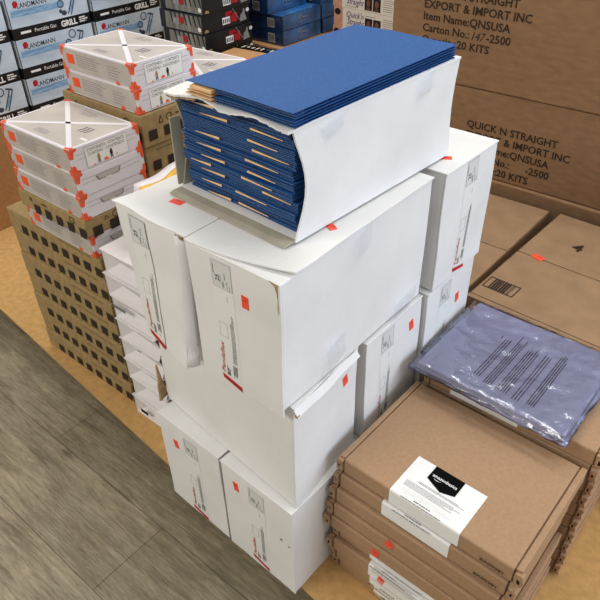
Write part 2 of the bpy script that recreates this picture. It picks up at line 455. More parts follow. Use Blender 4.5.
# side details of that box: tape patches and scuffs
frS = Fr((W, 0, .2495), (0, 1, 0), (0, 0, -1))
def tape(parent, fr, pts, seed):
    mb = MB(); n = 7
    a, b, c, d = [Vector((p[0], p[1], 0)) for p in pts]
    r = random.Random(seed)
    base = len(mb.v)
    for j in range(n+1):
        for i in range(n+1):
            p = a.lerp(b, i/n).lerp(d.lerp(c, i/n), j/n)
            mb.v.append(fr(p.x, p.y, .003+r.random()*.0014))
    for j in range(n):
        for i in range(n):
            k = base+j*(n+1)+i; mb.f.append((k, k+n+1, k+n+2, k+1)); mb.m.append(0)
    return mb.build('packing_tape', 'tape', parent, weld=False, smooth=True)
tape(B, frS, [(.165, .012), (.212, -.001), (.208, .042), (.182, .050)], 1)
tape(B, frS, [(.098, .188), (.146, .172), (.150, .220), (.105, .236)], 2)
tape(B, frS, [(.30, .215), (.37, .205), (.37, .235), (.30, .245)], 3)
MB().box(.150, .184, .004, .03, .236, .2445).build('folder_edge', 'gusset2', B)

frB = Fr((0, -.0008, .2495), (1, 0, 0), (0, 0, -1)); wc = MB()
wc.fpoly(frB, [(.166, .002), (.1835, .0035), (.1845, .055), (.1825, .046), (.1832, .030), (.1815, .018), (.178, .0085)], 0, .0006)
wc.build('worn_edge', 'torn', B, leanB, weld=False)
# the crushed box on the left of that layer
A = thing('file_box', 'crushed white file box on the left of the top layer, caved-in right side', 'box', (-.358, .003, Z1+.0005), 0, 'white file boxes in the stack')
h = .2495
def wA(p):
    q = Vector(p); k = 1-q.z/h
    q = q+noise.noise_vector(q*14+Vector((3, 1, 8)))*.003
    q.x += .020*k*(1 if q.x < .09 else .0)
    return q
bot = [(.025, .004, .001), (.150, -.016, .001), (.163, -.002, .001), (.166, .39, .001), (.012, .39, .001)]
top = [(.006, .004, h-.002), (.146, .002, h-.004), (.165, .013, h-.004), (.166, .39, h-.004), (.004, .39, h-.002)]
def wobA(p):
    q = Vector(p); return q+noise.noise_vector(q*14+Vector((3, 1, 8)))*.002*min(1, q.z/.05)
MB().prism(bot, top, 10, ns=6).build('carton_body', 'white', A, wobA)
def frontA(x, y, z, squeeze=True):
    k = 1-max(-.1, min(1, z/h)); u = x/W
    X = (.004+u*.143)*(1-k)+(.024+u*.128)*k if squeeze else x+.004+.008*k
    u2 = X/.15
    q = Vector((X, y-.020*k*max(0, (u2-.15)/.85)+.004*math.sin(PI*k)*u2, z+.006*(1-u2)*(1-k)-.006*k*u2))
    return q+noise.noise_vector(q*14+Vector((3, 1, 8)))*.0016
leanA = lambda p: frontA(p[0], p[1], p[2])
leanA2 = lambda p: frontA(p[0], p[1]-.0012, p[2]+.002, False)
pA = MB().box(0, W, 0, .0035, -.004, h-.003, n=(9, 1, 9)).build('front_panel', 'white', A, leanA, bevel=.001)
box_label(pA, Fr((0, 0, h), (1, 0, 0), (0, 0, -1)), 21, leanA2, sh=-.021)
# bowed side strip where the crushed face turns the corner
sd = MB(); rows = 14
def side_pt(i, j):
    k = j/rows; z = -.004+(h-.001)*k
    a = Vector((.152-.005*k, -.0225+.0205*k, z)); b = Vector((.1665, -.004+.016*k, z))
    p = a.lerp(b, i/5)
    p += Vector((.7, -.7, 0))*math.sin(PI*i/5)*.003
    if k < .22: p += Vector((-.004, .004, 0))*math.sin(PI*k/.22)
    return p
for j in range(rows):
    for i in range(5):
        sd.poly([side_pt(i, j), side_pt(i+1, j), side_pt(i+1, j+1), side_pt(i, j+1)])
so = sd.build('crumpled_side', 'white', A, smooth=True)
so.modifiers.new('solid', 'SOLIDIFY').thickness = .0015
def lidA(p):
    q = Vector(p); u = q.x/.171
    q.y += .0015*math.sin(u*9)*max(0, 1-q.y/.1)
    q.z += .0008*math.sin(u*7)*max(0, 1-q.y/.1)+.007*(1-u)*max(0, 1-q.y/.065)
    return q
MB().box(-.002, .169, -.001, .392, h-.0035, h, n=(12, 10, 1)).build('lid_panel', 'white', A, lidA, bevel=.0008)
MB().box(.143, .162, .0, .006, h-.010, h-.005, n=(6, 2, 1)).build('torn_edge', 'torn', A, wob(.004, 90, 4))
sticker(S, Fr((-.002, 0, .249), (0, -1, 0), (0, 0, -1)), -.300, .026, .012, .018, .1, leanS)
frT = Fr((0, 0, h), (1, 0, 0), (0, -1, 0))
sticker(A, frT, .078, -.066, .024, .014, -.12)

G = file_box('white file box at the far right of the top layer, full label facing right', (.012, .424, Z1+.0005), PI/2-.02, seed=12, d=.39, h=.2485, sh=.022, sv=-.006)
sticker(G, Fr((0, 0, .2485), (1, 0, 0), (0, -1, 0)), .055, -.035, .020, .012, .9)
sticker(B, Fr((0, 0, .2495), (1, 0, 0), (0, -1, 0)), .152, -.158, .016, .012, .5)

# ---------------------------------------------------------------- top box of blue folders
TH = .168
T = thing('folder_carton', 'open white carton packed with blue folders on top of the stack', 'box', (-.0455, .090, ZT+.004), -.052)
MB().box(-.264, .0, .0, .396, 0, .003, mi=0).build('carton_bottom', 'white', T)
MB().box(-.262, -.008, .396, .398, .003, TH-.004).build('back_wall', 'white', T)
def bow(p):
    q = Vector(p); k = q.z/TH
    b = 1-max(0, min(1, q.y/.12)); c = max(0, (q.y-.30)/.1)
    q.y += b*(-.004+.020*math.sin(PI*k)**1.3) if q.y < .12 else 0
    if q.x > -.1: q.x += .004*math.sin(PI*k)*b-.005*c*math.sin(PI*k)+.001*math.sin(q.y*30)*math.sin(PI*k)
    return q
MB().box(-.0005, .0025, 0, .398, 0, TH, n=(1, 24, 10)).build('side_wall', 'white', T, bow)
MB().box(-.2655, -.2625, .01, .398, .003, TH-.004, n=(1, 10, 8)).build('side_wall', ['inner'], T, bow)
# open front flaps
def flapbot(p):
    q = Vector(p); q.z += .004*q.y/.03*0; return q
MB().box(-.262, -.001, -.024, .0, 0.0, .0025, n=(10, 3, 1)).build('bottom_flap', 'inner', T, lambda p: Vector((p[0]-.2*(-p[1])*0, p[1], p[2]-(.0022 if p[1] < -.02 else 0))))
lf = MB().box(-.268, -.2657, .0, .018, .004, .118, n=(1, 4, 8)).build('side_flap', 'inner', T, lambda p: Vector((p[0]-.10*(.014-p[1]), p[1], p[2]*(1-.1*(p[1] < 0)))))
rr = random.Random(5)
rag = [rr.random() for _ in range(60)]
def lidT(p):
    q = Vector(p)
    if q.y < .02:
        i = (q.x+.262)/.27*40
        q.y += -.003*rag[int(i) % 60]-.004*math.sin(i*.33+.6)+(.010*max(0, 1-abs(i-3)/4))*0
        q.z -= .0035*(1-(q.y+.03)/.05)+.002*math.sin(i*.4)
    if q.x < -.25: q.z -= .002
    return q
MB().box(-.256, .004, -.008, .398, TH, TH+.003, n=(44, 10, 1)).build('lid_panel', 'white', T, lidT)
MB().box(-.250, -.19, -.0075, -.002, TH-.002, TH, n=(30, 1, 1)).build('torn_edge', 'torn', T, lambda p: lidT(Vector(p)+Vector((0, 0, 0)))+Vector((0, 0, -.0014)))
frR = Fr((.0025, 0, TH), (0, 1, 0), (0, 0, -1))
def tape_r(pts, s): return tape(T, frR, pts, s)
tape_r([(.045, .010), (.105, -.001), (.098, .020), (.060, .030)], 7)
tape_r([(.276, .006), (.322, -.002), (.320, .026), (.280, .036)], 8)

def wedge(mb, x0, x1, z, th, y, mi=0, flip=False):
    """tan divider tab that shows as a tapering sliver between the blue leaves"""
    d = .0015; a, b = (th, .0002) if flip else (.0002, th)
    for (za, zb) in ((0, 1),):
        mb.poly([(x0, y, z), (x1, y+.001, z-.0006), (x1, y+.001, z-.0006+b), (x0, y, z+a)], mi)
        mb.poly([(x0, y, z+a), (x1, y+.001, z-.0006+b), (x1, y+d, z+b), (x0, y+d, z+a)], mi)
        mb.poly([(x0, y, z), (x0, y+d, z), (x1, y+d, z-.0006), (x1, y+.001, z-.0006)], mi)
        mb.poly([(x0, y, z), (x0, y, z+a), (x0, y+d, z+a), (x0, y+d, z)], mi)
        mb.poly([(x1, y+.001, z), (x1, y+d, z), (x1, y+d, z+b), (x1, y+.001, z-.0006+b)], mi)

def folder(label, par_loc, rz, hgt, seed, tabs=(True, True), wl=.236, ln=.368, leaves=6, notch=None, group='blue classification folders'):
    t = thing('classification_folder', label, 'folder', par_loc, rz, group)
    r = random.Random(seed); step = hgt/leaves
    def wv(p):
        q = Vector(p)
        q.z += .0008*math.sin(q.x*30+seed)
        if q.x < -wl*.5: q.z -= .0000
        return q
    for k in range(leaves):
        z = k*step; dx0 = r.random()*.005; dx1 = r.random()*.003; dy = r.random()*.004
        cover = k in (0, leaves-1)
        mb = MB(); th = .0009
        if notch and k < leaves-1:
            mb.box(notch, -dx1, dy, ln, z+.0002, z+.0002+th, n=(6, 1, 1), front=1); mb.box(-wl+dx0, notch, .03, ln, z+.0002, z+.0002+th, n=(4, 1, 1), front=1)
        else: mb.box(-wl+dx0, -dx1, dy, ln, z+.0002, z+.0002+th, n=(10, 1, 1), front=1)
        lf_ = mb.build('cover' if cover else 'inner_leaf', ['blue', 'blue_edge'], t, wv)
        if k < leaves-1:
            # pleated cloth gusset between leaves, turned round the front edge
            g = MB(); zz = z+.0011; hh = step-.0011; gx = notch if notch else -wl+dx0
            g.box(gx+.002, -dx1-.002, dy+.0015, dy+.02, zz+hh*.25, zz+hh*.75, n=(10, 1, 1))
            g.build('cloth_gusset', 'gusset', lf_, wv)
            g = MB(); g.box(gx+.004, -dx1-.004, dy+.004, dy+.024, zz, zz+hh, n=(10, 1, 1)); g.build('cloth_gusset', 'gusset2', lf_, wv)
    return t
def tabs(t, z, left=None, right=None):
    mb = MB()
    if left: wedge(mb, left[0], left[1], z, left[2], -.0035)
    if right: wedge(mb, right[0], right[1], z+.002, right[2], -.0035, flip=True)
    mb.build('kraft_divider', 'tan', t, weld=False)
ranks = ['tenth', 'ninth', 'eighth', 'seventh', 'sixth', 'fifth', 'fourth', 'third', 'second', 'topmost']
cR = Matrix.Rotation(-.052, 3, 'Z')
offs = [(.0, .006), (-.001, .003), (.001, .005), (-.003, -.002), (-.002, .002), (-.004, .003), (.001, .004), (.001, .002), (.0, .004), (-.004, .000)]
hs = .0158
for i in range(10):
    ox, oy = offs[i]
    loc = Vector((-.0455, .090, 0))+cR @ Vector((ox-.0105, oy+.008, 0))
    loc.z = ZT+.0075+i*hs+.001
    lb = 'blue pressboard folder inside the open carton, %s from the top of the pile' % ranks[i] if i < 9 else 'topmost blue pressboard folder inside the open carton, right under the torn lid'
    lb = lb.replace('second from the top', 'second from top').replace('tenth from the top of the pile', 'lowest of the pile, on the carton bottom')
    f = folder(lb, loc, -.052+(rnd.random()-.5)*.006, hs-.001, 30+i, wl=.243+rnd.random()*.003)
    if i != 9:
        l0 = -.215+rnd.random()*.03-(.01 if i in (2, 3) else 0); r0 = -.105+rnd.random()*.040-(.02 if i < 2 else 0)
        ll = .045+rnd.random()*.018; rl = .055+rnd.random()*.025
        tabs(f, hs*(.25+.4*rnd.random()), (l0, l0+ll, .0034) if i not in (7,) else None, (r0, min(-.010, r0+rl), .0029))
    else:
        tabs(f, hs*.55, (-.200, -.150, .0035), None)
# folders lying on the lid
loc = Vector((-.0455, .090, 0))+cR @ Vector((.006, -.006, 0)); loc.z = ZT+.004+TH+.0035
f1 = folder('blue folder lying flat on the carton lid, below the upper one', loc, -.040, .0115, 61, wl=.212, ln=.392, leaves=3, notch=-.152)
tm = MB().box(-.208, -.153, -.003, .05, .0035, .0050, n=(4, 2, 1)).box(-.206, -.153, -.002, .05, .0085, .0095, n=(4, 2, 1)); tm.build('kraft_divider', 'tan', f1, weld=False)
loc2 = loc.copy(); loc2.z += .0125; loc2.x += .001
f2 = folder('blue folder on the very top of everything, its whole cover showing', loc2, -.040, .0115, 62, wl=.212, ln=.392, leaves=3, notch=-.152)
tm = MB().box(-.198, -.153, -.003, .05, .0005, .0048, n=(4, 2, 1)); tm.build('kraft_divider', 'tan', f2, weld=False)

# ---------------------------------------------------------------- kraft mailers
def rounded_lid(mb, x0, x1, y0, y1, z0, z1, r=.004, nx=10):
    """top panel rolling over a rounded front edge into a front panel"""
    prof = [(y0, z0), (y0, z1-r)]
    for i in range(1, 5):
        a = PI/2*i/4; prof.append((y0+r*(1-math.cos(a)), z1-r+r*math.sin(a)))
    prof.append((y1, z1))
    for i in range(len(prof)-1):
        a, b = prof[i], prof[i+1]
        mb.grid((x0, a[0], a[1]), (x1-x0, 0, 0), (0, b[0]-a[0], b[1]-a[1]), nx, 1 if i < len(prof)-2 else 4)
MW, MD, MH, MP = .352, .256, .0362, .0372
def mailer(label, loc, rz, seed, band=None, stick=None, code=False):
    t = thing('mailer_box', label, 'box', loc, rz, 'kraft mailer boxes on the platform')
    r = random.Random(seed)
    w = wob(.0004, 14, seed)
    MB().box(.004, MW-.004, .006, MD, 0, MH-.006, n=(6, 4, 1)).build('tray', 'mailer', t, w, bevel=.001)
    mb = MB(); rounded_lid(mb, .0128, MW-.0128, .0, MD-.002, .003, MH)
    o = mb.build('lid', 'mailer', t, w, smooth=False); o.modifiers.new('solid', 'SOLIDIFY').thickness = .0022
    for s in (0, 1):
        x = 0 if s == 0 else MW-.0105
        MB().box(x, x+.0105, .004, MD+.001, .002, MH, n=(1, 10, 3)).build('side_wall', 'mailer', t, wob(.0007, 20, seed+s), bevel=.0015)
        e = MB(); x = -.003 if s == 0 else MW-.0085
        e.box(x, x+.0125, -.003, .009, .005, MH-.004, n=(2, 3, 4)); e_ = e.build('tuck_tab', 'mailer', t, wob(.0032, 70, seed+s*3), bevel=.0008)
        MB().box(x+.004, x+.008, -.0032, .004, .014, MH-.015, n=(1, 1, 2)).build('tuck_slot', 'dark', e_, wob(.003, 70, seed+s*3))  # solid dark block, painted as the shade inside a slot
    if band:
        b = MB(); r0 = .0045
        x0, x1, depth = band
        prof = [(-.0006, .002), (-.0006, MH-.004)]
        for i in range(1, 5):
            a = PI/2*i/4; prof.append((-.0006+.0046*(1-math.cos(a)), MH-.004+.0046*math.sin(a)))
        prof.append((depth, MH+.0006))
        for i in range(len(prof)-1):
            a, c = prof[i], prof[i+1]; b.grid((x0, a[0], a[1]), (x1-x0, 0, 0), (0, c[0]-a[0], c[1]-a[1]), 4, 1)
        frm = Fr((x0, depth, MH+.001), (1, 0, 0), (0, -1, 0)); ww = x1-x0
        c0, c1 = ww*.27, ww*.69
        b.fpoly(frm, [(c0, 0), (c1, 0), (c1, .037), ((c0+c1)/2+.004, .045), (c0, .032)], 1, .0003)
        b.text(frm, 'amazonbasics', c0+.005, .0230, .0092, 2, bold=.015, n=.0006, width=.047)
        b.fpoly(frm, [(c0+.008, .0255), (c0+.016, .0275), (c0+.026, .0262), (c0+.016, .0287)], 2, .0006)
        b.lines(frm, .030, ww-.012, .047, .052, 2, .0008, 3, r, .0005)
        b.lines(frm, .012, ww-.012, .056, .070, 5, .0007, 3, r, .0005, ragged=.35)
        b.lines(frm, .016, ww-.020, .073, .084, 4, .0006, 4, r, .0005, ragged=.4)
        b.lines(frm, .045, .085, .0875, .0885, 1, .0014, 1, r, .0005)
        b.lines(frm, .022, .100, .093, .094, 1, .0012, 1, r, .0005, ragged=.05)
        b.build('label_band', ['paper', 'black', 'whiteink', 'greyink', 'strip'], o, w, weld=False)
    frm = Fr((0, -.0002, MH), (1, 0, 0), (0, 0, -1))
    for u, v, rot in (stick or []): sticker(o, frm, u, v, .015, .019, rot, w)
    if code:
        c = MB(); frc = Fr((0, -.0012, MH), (1, 0, 0), (0, 0, -1)); c.text(frc, 'BASIS281', .285, .027, .0085, 0, n=.001, bold=.02, width=.040)
        c.build('printed_code', 'cardink', t, weld=False)
    return t
base = Vector((.024, .107, .101))
specs = [  # from the bottom up: label, dx, dy, rot, band, stickers
    ('kraft mailer box at the very bottom of the stack, lying on the cardboard sheet', .004, -.002, -.02, (.10, .24, .06), None),
    ('kraft mailer second from the bottom, white band across its edge', .002, -.010, -.018, (.095, .235, .06), None),
    ('kraft mailer third from the bottom, white band and orange sticker on its edge', -.002, -.016, -.02, (.098, .24, .06), [(.128, .0245, .2)]),
    ('recessed dark-edged kraft mailer with white band, under the stickered plain mailers', .005, -.006, -.012, (.085, .23, .06), None),
    ('plain kraft mailer with the larger orange sticker on its front edge', -.006, -.020, -.012, None, [(.116, .020, .1)]),
    ('plain kraft mailer with the smaller orange sticker, above the other stickered one', -.003, -.016, -.016, None, [(.138, .009, .35)]),
    ('plain kraft mailer third from the top without sticker or band', -.002, -.010, -.02, None, None),
    ('kraft mailer directly under the top one, its white band offset to the left', .001, -.002, -.018, (.104, .238, .09), None),
    ('topmost kraft mailer of the front stack with white label and black badge', .004, .004, -.022, (.110, .246, .093), None)]
for i, (lb, dx, dy, rz, band, st) in enumerate(specs):
    mailer(lb, base+Vector((dx-.004, dy, i*MP)), rz, 40+i, band, st, code=i in (7, 8))
# second stack behind, topped by the wrapped packet
for i in range(10):
    top_ = i == 9
    lb = 'kraft mailer under the plastic-wrapped packet, white band on its front edge' if top_ else ['lowest', 'second', 'third', 'fourth', 'fifth', 'sixth', 'seventh', 'eighth', 'ninth'][i]+' kraft mailer from the bottom in the stack under the wrapped packet'
    if i >= 8:
        mailer(lb, Vector((.042+.002*(i % 2), .374, .101+i*MP)), -.01, 60+i, (.058, .20, .05) if top_ else None)
    elif i == 0:
        m0 = mailer(lb, Vector((.042, .374, .101)), -.012, 60)
    else:
        dup(m0, Vector((.042+.002*(i % 2), .374+.001*(i % 3), .101+i*MP)), lb, -.012)

# wrapped lilac packet
PZ = .101+10*MP+.003
P = thing('paper_packet', 'lilac printed sheet packet in clear crinkled plastic, on the rear mailers', 'packet', (.030, .352, PZ), -.02)
def pk(p):
    q = Vector(p); q.z += .0015*math.sin(q.x*20+q.y*13); return q
PWd, PDp, PT = .30, .262, .016
MB().box(0, PWd, .006, PDp, 0.001, PT, n=(10, 10, 1)).build('paper_sheets', 'lilac', P, pk, bevel=.002)
pt = MB(); frp = Fr((0, PDp, PT), (1, 0, 0), (0, -1, 0)); r = random.Random(9)
for (u0, u1, v0, v1, rows) in ((.100, .116, .07, .215, 3), (.125, .143, .05, .225, 4), (.152, .176, .07, .225, 5), (.185, .202, .06, .23, 3), (.212, .23, .05, .225, 4)):
    pt.lines(frp, u0, u1, v0, v1, rows, .0022, 0, r, .0004, vertical=True, ragged=.15)
pt.lines(frp, .092, .095, .07, .085, 1, .0022, 0, r, .0004, vertical=True)
pt.build('printed_text', 'lilacink', P, lambda p: pk(p)+Vector((0, 0, .0003)), weld=False)
wr = MB().box(-.014, PWd+.01, -.008, PDp+.012, -.001, PT+.004, n=(46, 40, 4))
def wrp(p):
    q = Vector(p)
    q = q+noise.noise_vector(q*55)*.0032+noise.noise_vector(q*18)*.003
    e = min(q.x+.014, PWd+.01-q.x, q.y+.008, PDp+.012-q.y)
    if e < .016: 
        k = max(0, e/.016); q.z = PT*.45+(q.z-PT*.45)*(.35+.65*k)
    q.z = max(q.z, -.0012)
    if e > .02 and q.z > PT*.5: q.z = max(q.z, PT+.0016+.0015*math.sin(q.x*20+q.y*13))
    return q
wr.build('plastic_wrap', 'wrap', P, wrp, smooth=True)

# ---------------------------------------------------------------- flat cartons and tall cartons at right back
def carton(name, label, x0, x1, y0, y1, z0, z1, m, rz=0, cat='box', group=None, amp=.003, seams=True, seed=1, extra=None):
    t = thing(name, label, cat, (x0, y0, z0), rz, group)
    w, d, hh = x1-x0, y1-y0, z1-z0
    wb_ = wob(amp, 5, seed)
    def ww(p):
        q = wb_(p); q.z = p[2] if p[2] < .002 else q.z; return q
    MB().box(0, w, 0, d, 0, hh-.003, n=(8, 8, 4)).build('carton_body', m, t, ww, bevel=.002)
    g = d/2
    MB().box(0, w, 0, g-.0015, hh-.003, hh, n=(8, 4, 1)).build('top_flap', m, t, ww, bevel=.0008)
    MB().box(0, w, g+.0015, d, hh-.003, hh, n=(8, 4, 1)).build('top_flap', m, t, ww, bevel=.0008)
    return t, ww
fc, fw = carton('flat_carton', 'brown carton lying right of the white stack with a black barcode panel printed on top', -.018, .540, .660, 1.165, .1, .462, 'flatkraft', -.04, amp=.001)
pr = MB(); frf = Fr((0, .505, .362), (1, 0, 0), (0, -1, 0))
# (u right, v towards the viewer)
pu, pv = .008, .442
pr.frame(frf, .008, .085, .400, .448, .0022, 0, .0012)
for i in range(7):
    pr.rect(frf, .022+i*.0062, .022+i*.0062+(.0048 if i % 3 else .0038), .403, .446, 0, .0012)
for i in range(4): pr.rect(frf, .066+i*.0022, .0668+i*.0022, .403, .446, 0, .0012)
pr.rect(frf, -.0, .53, .490, .4913, 0, .0012); pr.rect(frf, .001, .0022, .0, .49, 0, .0012)
pr.text(frf, '4', .10, .16, .05, 0, n=.0012, bold=.02)
pr.build('printed_barcode', 'cardink', fc, weld=False)
sticker(fc, frf, .055, .25, .03, .02, .3)
carton('flat_carton', 'brown carton partly hidden between the white stack and the barcode carton', -.39, -.030, .640, 1.165, .1, .458, 'flatkraft', 0, amp=.002, seed=3)

def big(label, x0, x1, y0, z0, z1, seed, texts=True):
    t = thing('shipping_carton', label, 'box', (x0, y0, z0), -.02 if seed % 2 else .0, 'tall brown shipping cartons behind the white stack')
    w, hh = x1-x0, z1-z0; wb_ = wob(.005, 4, seed)
    def ww(p):
        q = wb_(p); q.z = p[2]+(q.z-p[2])*.3 if .002 < p[2] < hh-.002 else p[2]; return q
    MB().box(0, w, 0, .45, 0, hh, n=(12, 6, 8)).build('carton_body', 'bigkraft', t, ww, bevel=.004)
    if texts:
        fr = Fr((0, 0, hh), (1, 0, 0), (0, 0, -1)); mb = MB()
        rows = texts
        for (s, u, v, size) in rows: mb.text(fr, s, u, v, size, 0, bold=.018, n=.0012)
        mb.build('printed_lettering', 'cardink', t, ww, weld=False)
    return t
bz = .486
tx = lambda v0, u0: [('QUICK N STRAIGHT', u0, v0, .030), ('EXPORT & IMPORT INC', u0, v0+.0315, .030), ('Item Name:QNSUSA', u0, v0+.063, .030),
                     ('Carton No.:', u0, v0+.0945, .030), ('-2500', u0+.198, v0+.0945, .030), ('Quantity:20 KITS', u0, v0+.126, .030)]
b1 = big('lower tall brown carton reading QUICK N STRAIGHT behind the white stack', -.615, .14, 1.20, bz, .738, 2, texts=tx(.112, .285))
b2 = big('upper tall brown carton with handwritten carton number in the top right', -.605, .15, 1.195, .740, 1.15, 4, texts=tx(.186, .102))
hw = MB(); frh = Fr((0, 0, .41), (1, 0, 0), (0, 0, -1))
hw.text(frh, '147', .102+.150, .186+.0955, .030, 0, n=.0012, bold=-.0, shear=.3, width=.040)
hw.build('handwritten_number', 'ink', b2, weld=False)
big('brown carton supporting the two lettered cartons, mostly out of sight', -.62, .15, 1.19, .1, bz-.001, 6, texts=None)
big('brown shipping carton at the right beside the lettered pair', .17, .90, 1.21, .1, .9, 8, texts=None)

# ---------------------------------------------------------------- cream hair-kit boxes behind
def hair_kit(label, loc, rz):
    t = thing('hair_kit_box', label, 'box', loc, rz, 'cream hair kit boxes in the background')
    w, d, hh = .42, .14, .0715
    MB().box(0, w, 0, d, 0, hh).build('carton_body', 'cream', t, bevel=.001)
    mb = MB(); fr = Fr((0, 0, hh), (1, 0, 0), (0, 0, -1)); r = random.Random(4)
    mb.rect(fr, 0, .045, 0, hh, 1); mb.disc(fr, .028, .036, .014, 2, .0007, 12, .020); mb.disc(fr, .020, .018, .016, 3, .0009, 10, .012)
    mb.text(fr, "Quick'n", .062, .030, .030, 0, bold=.005, shear=.3, width=.085)
    mb.text(fr, 'Straight', .068, .055, .030, 0, bold=.005, shear=.3, width=.085)
    mb.lines(fr, .062, .13, .060, .066, 1, .0016, 4, r)
    mb.lines(fr, .16, .21, .012, .018, 1, .0022, 4, r)
    for k, u in enumerate((.158, .198)):
        mb.rect(fr, u, u+.036, .022, .066, 3, .0006)
        mb.disc(fr, u+.018, .042, .009, 5, .0009, 12, .013); mb.rect(fr, u+.010, u+.026, .056, .066, 5, .0008)
    mb.lines(fr, .245, .30, .012, .062, 7, .0018, 4, r)
    mb.text(fr, "Quick'n", .335, .045, .022, 0, shear=.3, width=.06)
    mb.build('printed_front', ['purple', 'skin', 'skin', 'hair', 'greyink', 'brownskin'], t, weld=False)
    return t
k0 = hair_kit('lowest cream hair kit box in the pile left of the tall cartons', (-1.145, 1.62, .568), -.10)
for i, lb in enumerate(['cream hair kit box third from top in the pile left of the tall cartons', 'cream hair kit box with its full script lettering visible above the blue folder',
                        'cream hair kit box at the top edge of the photo, left of the tall cartons', 'cream hair kit box highest of its pile, beyond the top edge']):
    dup(k0, (-1.145+.004*(i % 2), 1.62, .568+(i+1)*.072), lb)
carton('kraft_carton', 'kraft carton carrying the cream hair kit pile', -1.14, -.70, 1.58, 1.80, .1, .567, 'kraft', -.10, seed=9)

# ---------------------------------------------------------------- blue glossy boxes
def blue_box(label, loc, w=.20, d=.228, hh=.0525, bright=False):
    t = thing('blue_box', label, 'box', loc, 0, 'glossy blue boxes in the background')
    MB().box(-w, 0, 0, d, 0, hh).build('carton_body', 'navy', t, bevel=.001)
    fr = Fr((0, 0, hh), (0, 1, 0), (0, 0, -1)); mb = MB(); r = random.Random(3)
    mb.rect(fr, .002, d-.002, .001, hh-.001, 0)
    # pale script-like flourish
    mb.text(fr, 'M', .082, .030, .03, 1, shear=.4, n=.0008, width=.03); mb.lines(fr, .115, .15, .018, .026, 1, .004, 1, r, .0008)
    mb.lines(fr, .09, .15, .034, .038, 1, .002, 1, r, .0008)
    fr2 = Fr((-w, 0, hh), (1, 0, 0), (0, 0, -1))
    mb.rect(fr2, w-.075, w-.040, .012, .044, 1)
    for i in range(7): mb.rect(fr2, w-.072+i*.0045, w-.0698+i*.0045, .015, .041, 2, .0008)
    fr3 = Fr((-w, d, hh), (1, 0, 0), (0, -1, 0)); mb.rect(fr3, .002, w-.002, .002, d-.002, 0)
    mb.build('printed_faces', ['navyface', 'boxgrey', 'black'], t, weld=False)
    return t
bb = blue_box('lower glossy blue box standing on the tan carton, white barcode on its dark end', (-1.2, 1.383, .6735))
dup(bb, (-1.2, 1.383, .727), 'glossy blue box second up at the corner, its shiny top partly exposed')
dup(bb, (-1.265, 1.375, .780), 'glossy blue box set back on the corner pile, at the top edge of the photo')
dup(bb, (-1.195, 1.618, .6735), 'lower glossy blue box in the right-hand pile next to the cream kits')
dup(bb, (-1.2, 1.617, .727), 'upper glossy blue box in the right-hand pile next to the cream kits')
dup(bb, (-1.21, 1.62, .780), 'highest glossy blue box in the right-hand pile, cut by the top edge of the photo')
cc, _ = carton('kraft_carton', 'tan carton with a raised edge under the glossy blue boxes', -1.52, -1.165, 1.355, 1.86, .1, .6725, 'kraft', 0, seed=11)

# carton with a black printed band
bc = thing('kraft_carton', 'kraft carton with a black band of small pale icons, in front of the blue boxes', 'box', (-1.20, .93, .1), .10)
MB().box(0, .32, 0, .27, 0, .62, n=(2, 2, 2)).build('carton_body', 'kraft', bc, bevel=.002)
fb = Fr((0, .27, .62), (1, 0, 0), (0, -1, 0)); mb = MB(); r = random.Random(8)
mb.rect(fb, 0, .32, 0, .055, 0)
u = .02
for k in range(14):
    if k in (5, 9, 12): mb.disc(fb, u+.006, .022, .008, 1 if k != 5 else 2, .0008, 8, .006)
    else:
        for q in range(2): mb.rect(fb, u+q*.005, u+q*.005+.003, .012+r.random()*.01, .030+r.random()*.012, 1, .0008, 1)
    u += .020
mb.build('printed_band', ['black', 'cream', 'navyface'], bc, weld=False)

# ---------------------------------------------------------------- black boxes
def black_box(label, loc):
    t = thing('black_tool_box', label, 'box', loc, 0, 'black boxes stacked in the background')
    w, d, hh = .22, .236, .0622
    MB().box(-w, 0, 0, d, 0, hh).build('carton_body', 'gloss_black', t, bevel=.001)
    fr = Fr((0, 0, hh), (0, 1, 0), (0, 0, -1)); mb = MB()
    mb.rect(fr, .098, .136, .024, .048, 0); mb.rect(fr, .139, .172, .016, .046, 1); mb.rect(fr, .116, .150, .008, .021, 1)
    for k in range(4): mb.rect(fr, .101+k*.009, .106+k*.009, .030, .044, 4, .0008)
    mb.fpoly(fr, [(.186, .052), (.19, .03), (.203, .022), (.206, .010), (.212, .012), (.213, .028), (.222, .05)], 2, .0006)
    mb.disc(fr, .228, .018, .009, 0, .0006, 10, .007)
    mb.fpoly(fr, [(.150, .0), (.153, 0), (.186, .045), (.183, .045)], 2, .0005)
    mb.fpoly(fr, [(.008, .058), (.013, .048), (.026, .050), (.030, .058)], 3, .0006)
    fr2 = Fr((-w, 0, hh), (1, 0, 0), (0, 0, -1))
    mb.rect(fr2, w-.19, w-.003, .004, hh-.003, 5)
    for k in range(7):
        x = w-.165+k*.024; mb.fpoly(fr2, [(x, .004), (x+.009, .004), (x+.016, .040), (x+.011, .040)], 4, .0007)
    mb.rect(fr2, w-.15, w-.118, .020, .040, 2, .0009); mb.rect(fr2, w-.118, w-.092, .014, .036, 6, .0009)
    mb.disc(fr2, w-.014, .046, .008, 0, .0009)
    mb.build('printed_faces', ['whiteink', 'boxred', 'boxgrey', 'olive', 'gloss_black', 'stripe', 'boxred'], t, weld=False)
    return t
names = ['lowest black box of the background stack, barely seen', 'black box partly covered by the tan carton, second from the bottom',
         'black box with red and white print, middle of the background stack', 'black box with red and white print, third from the top of its stack',
         'black box with red and white print, second from the top of its stack', 'highest black box of the background stack, cut by the photo edge']
k = black_box(names[0], (-1.30, 1.076, .574))
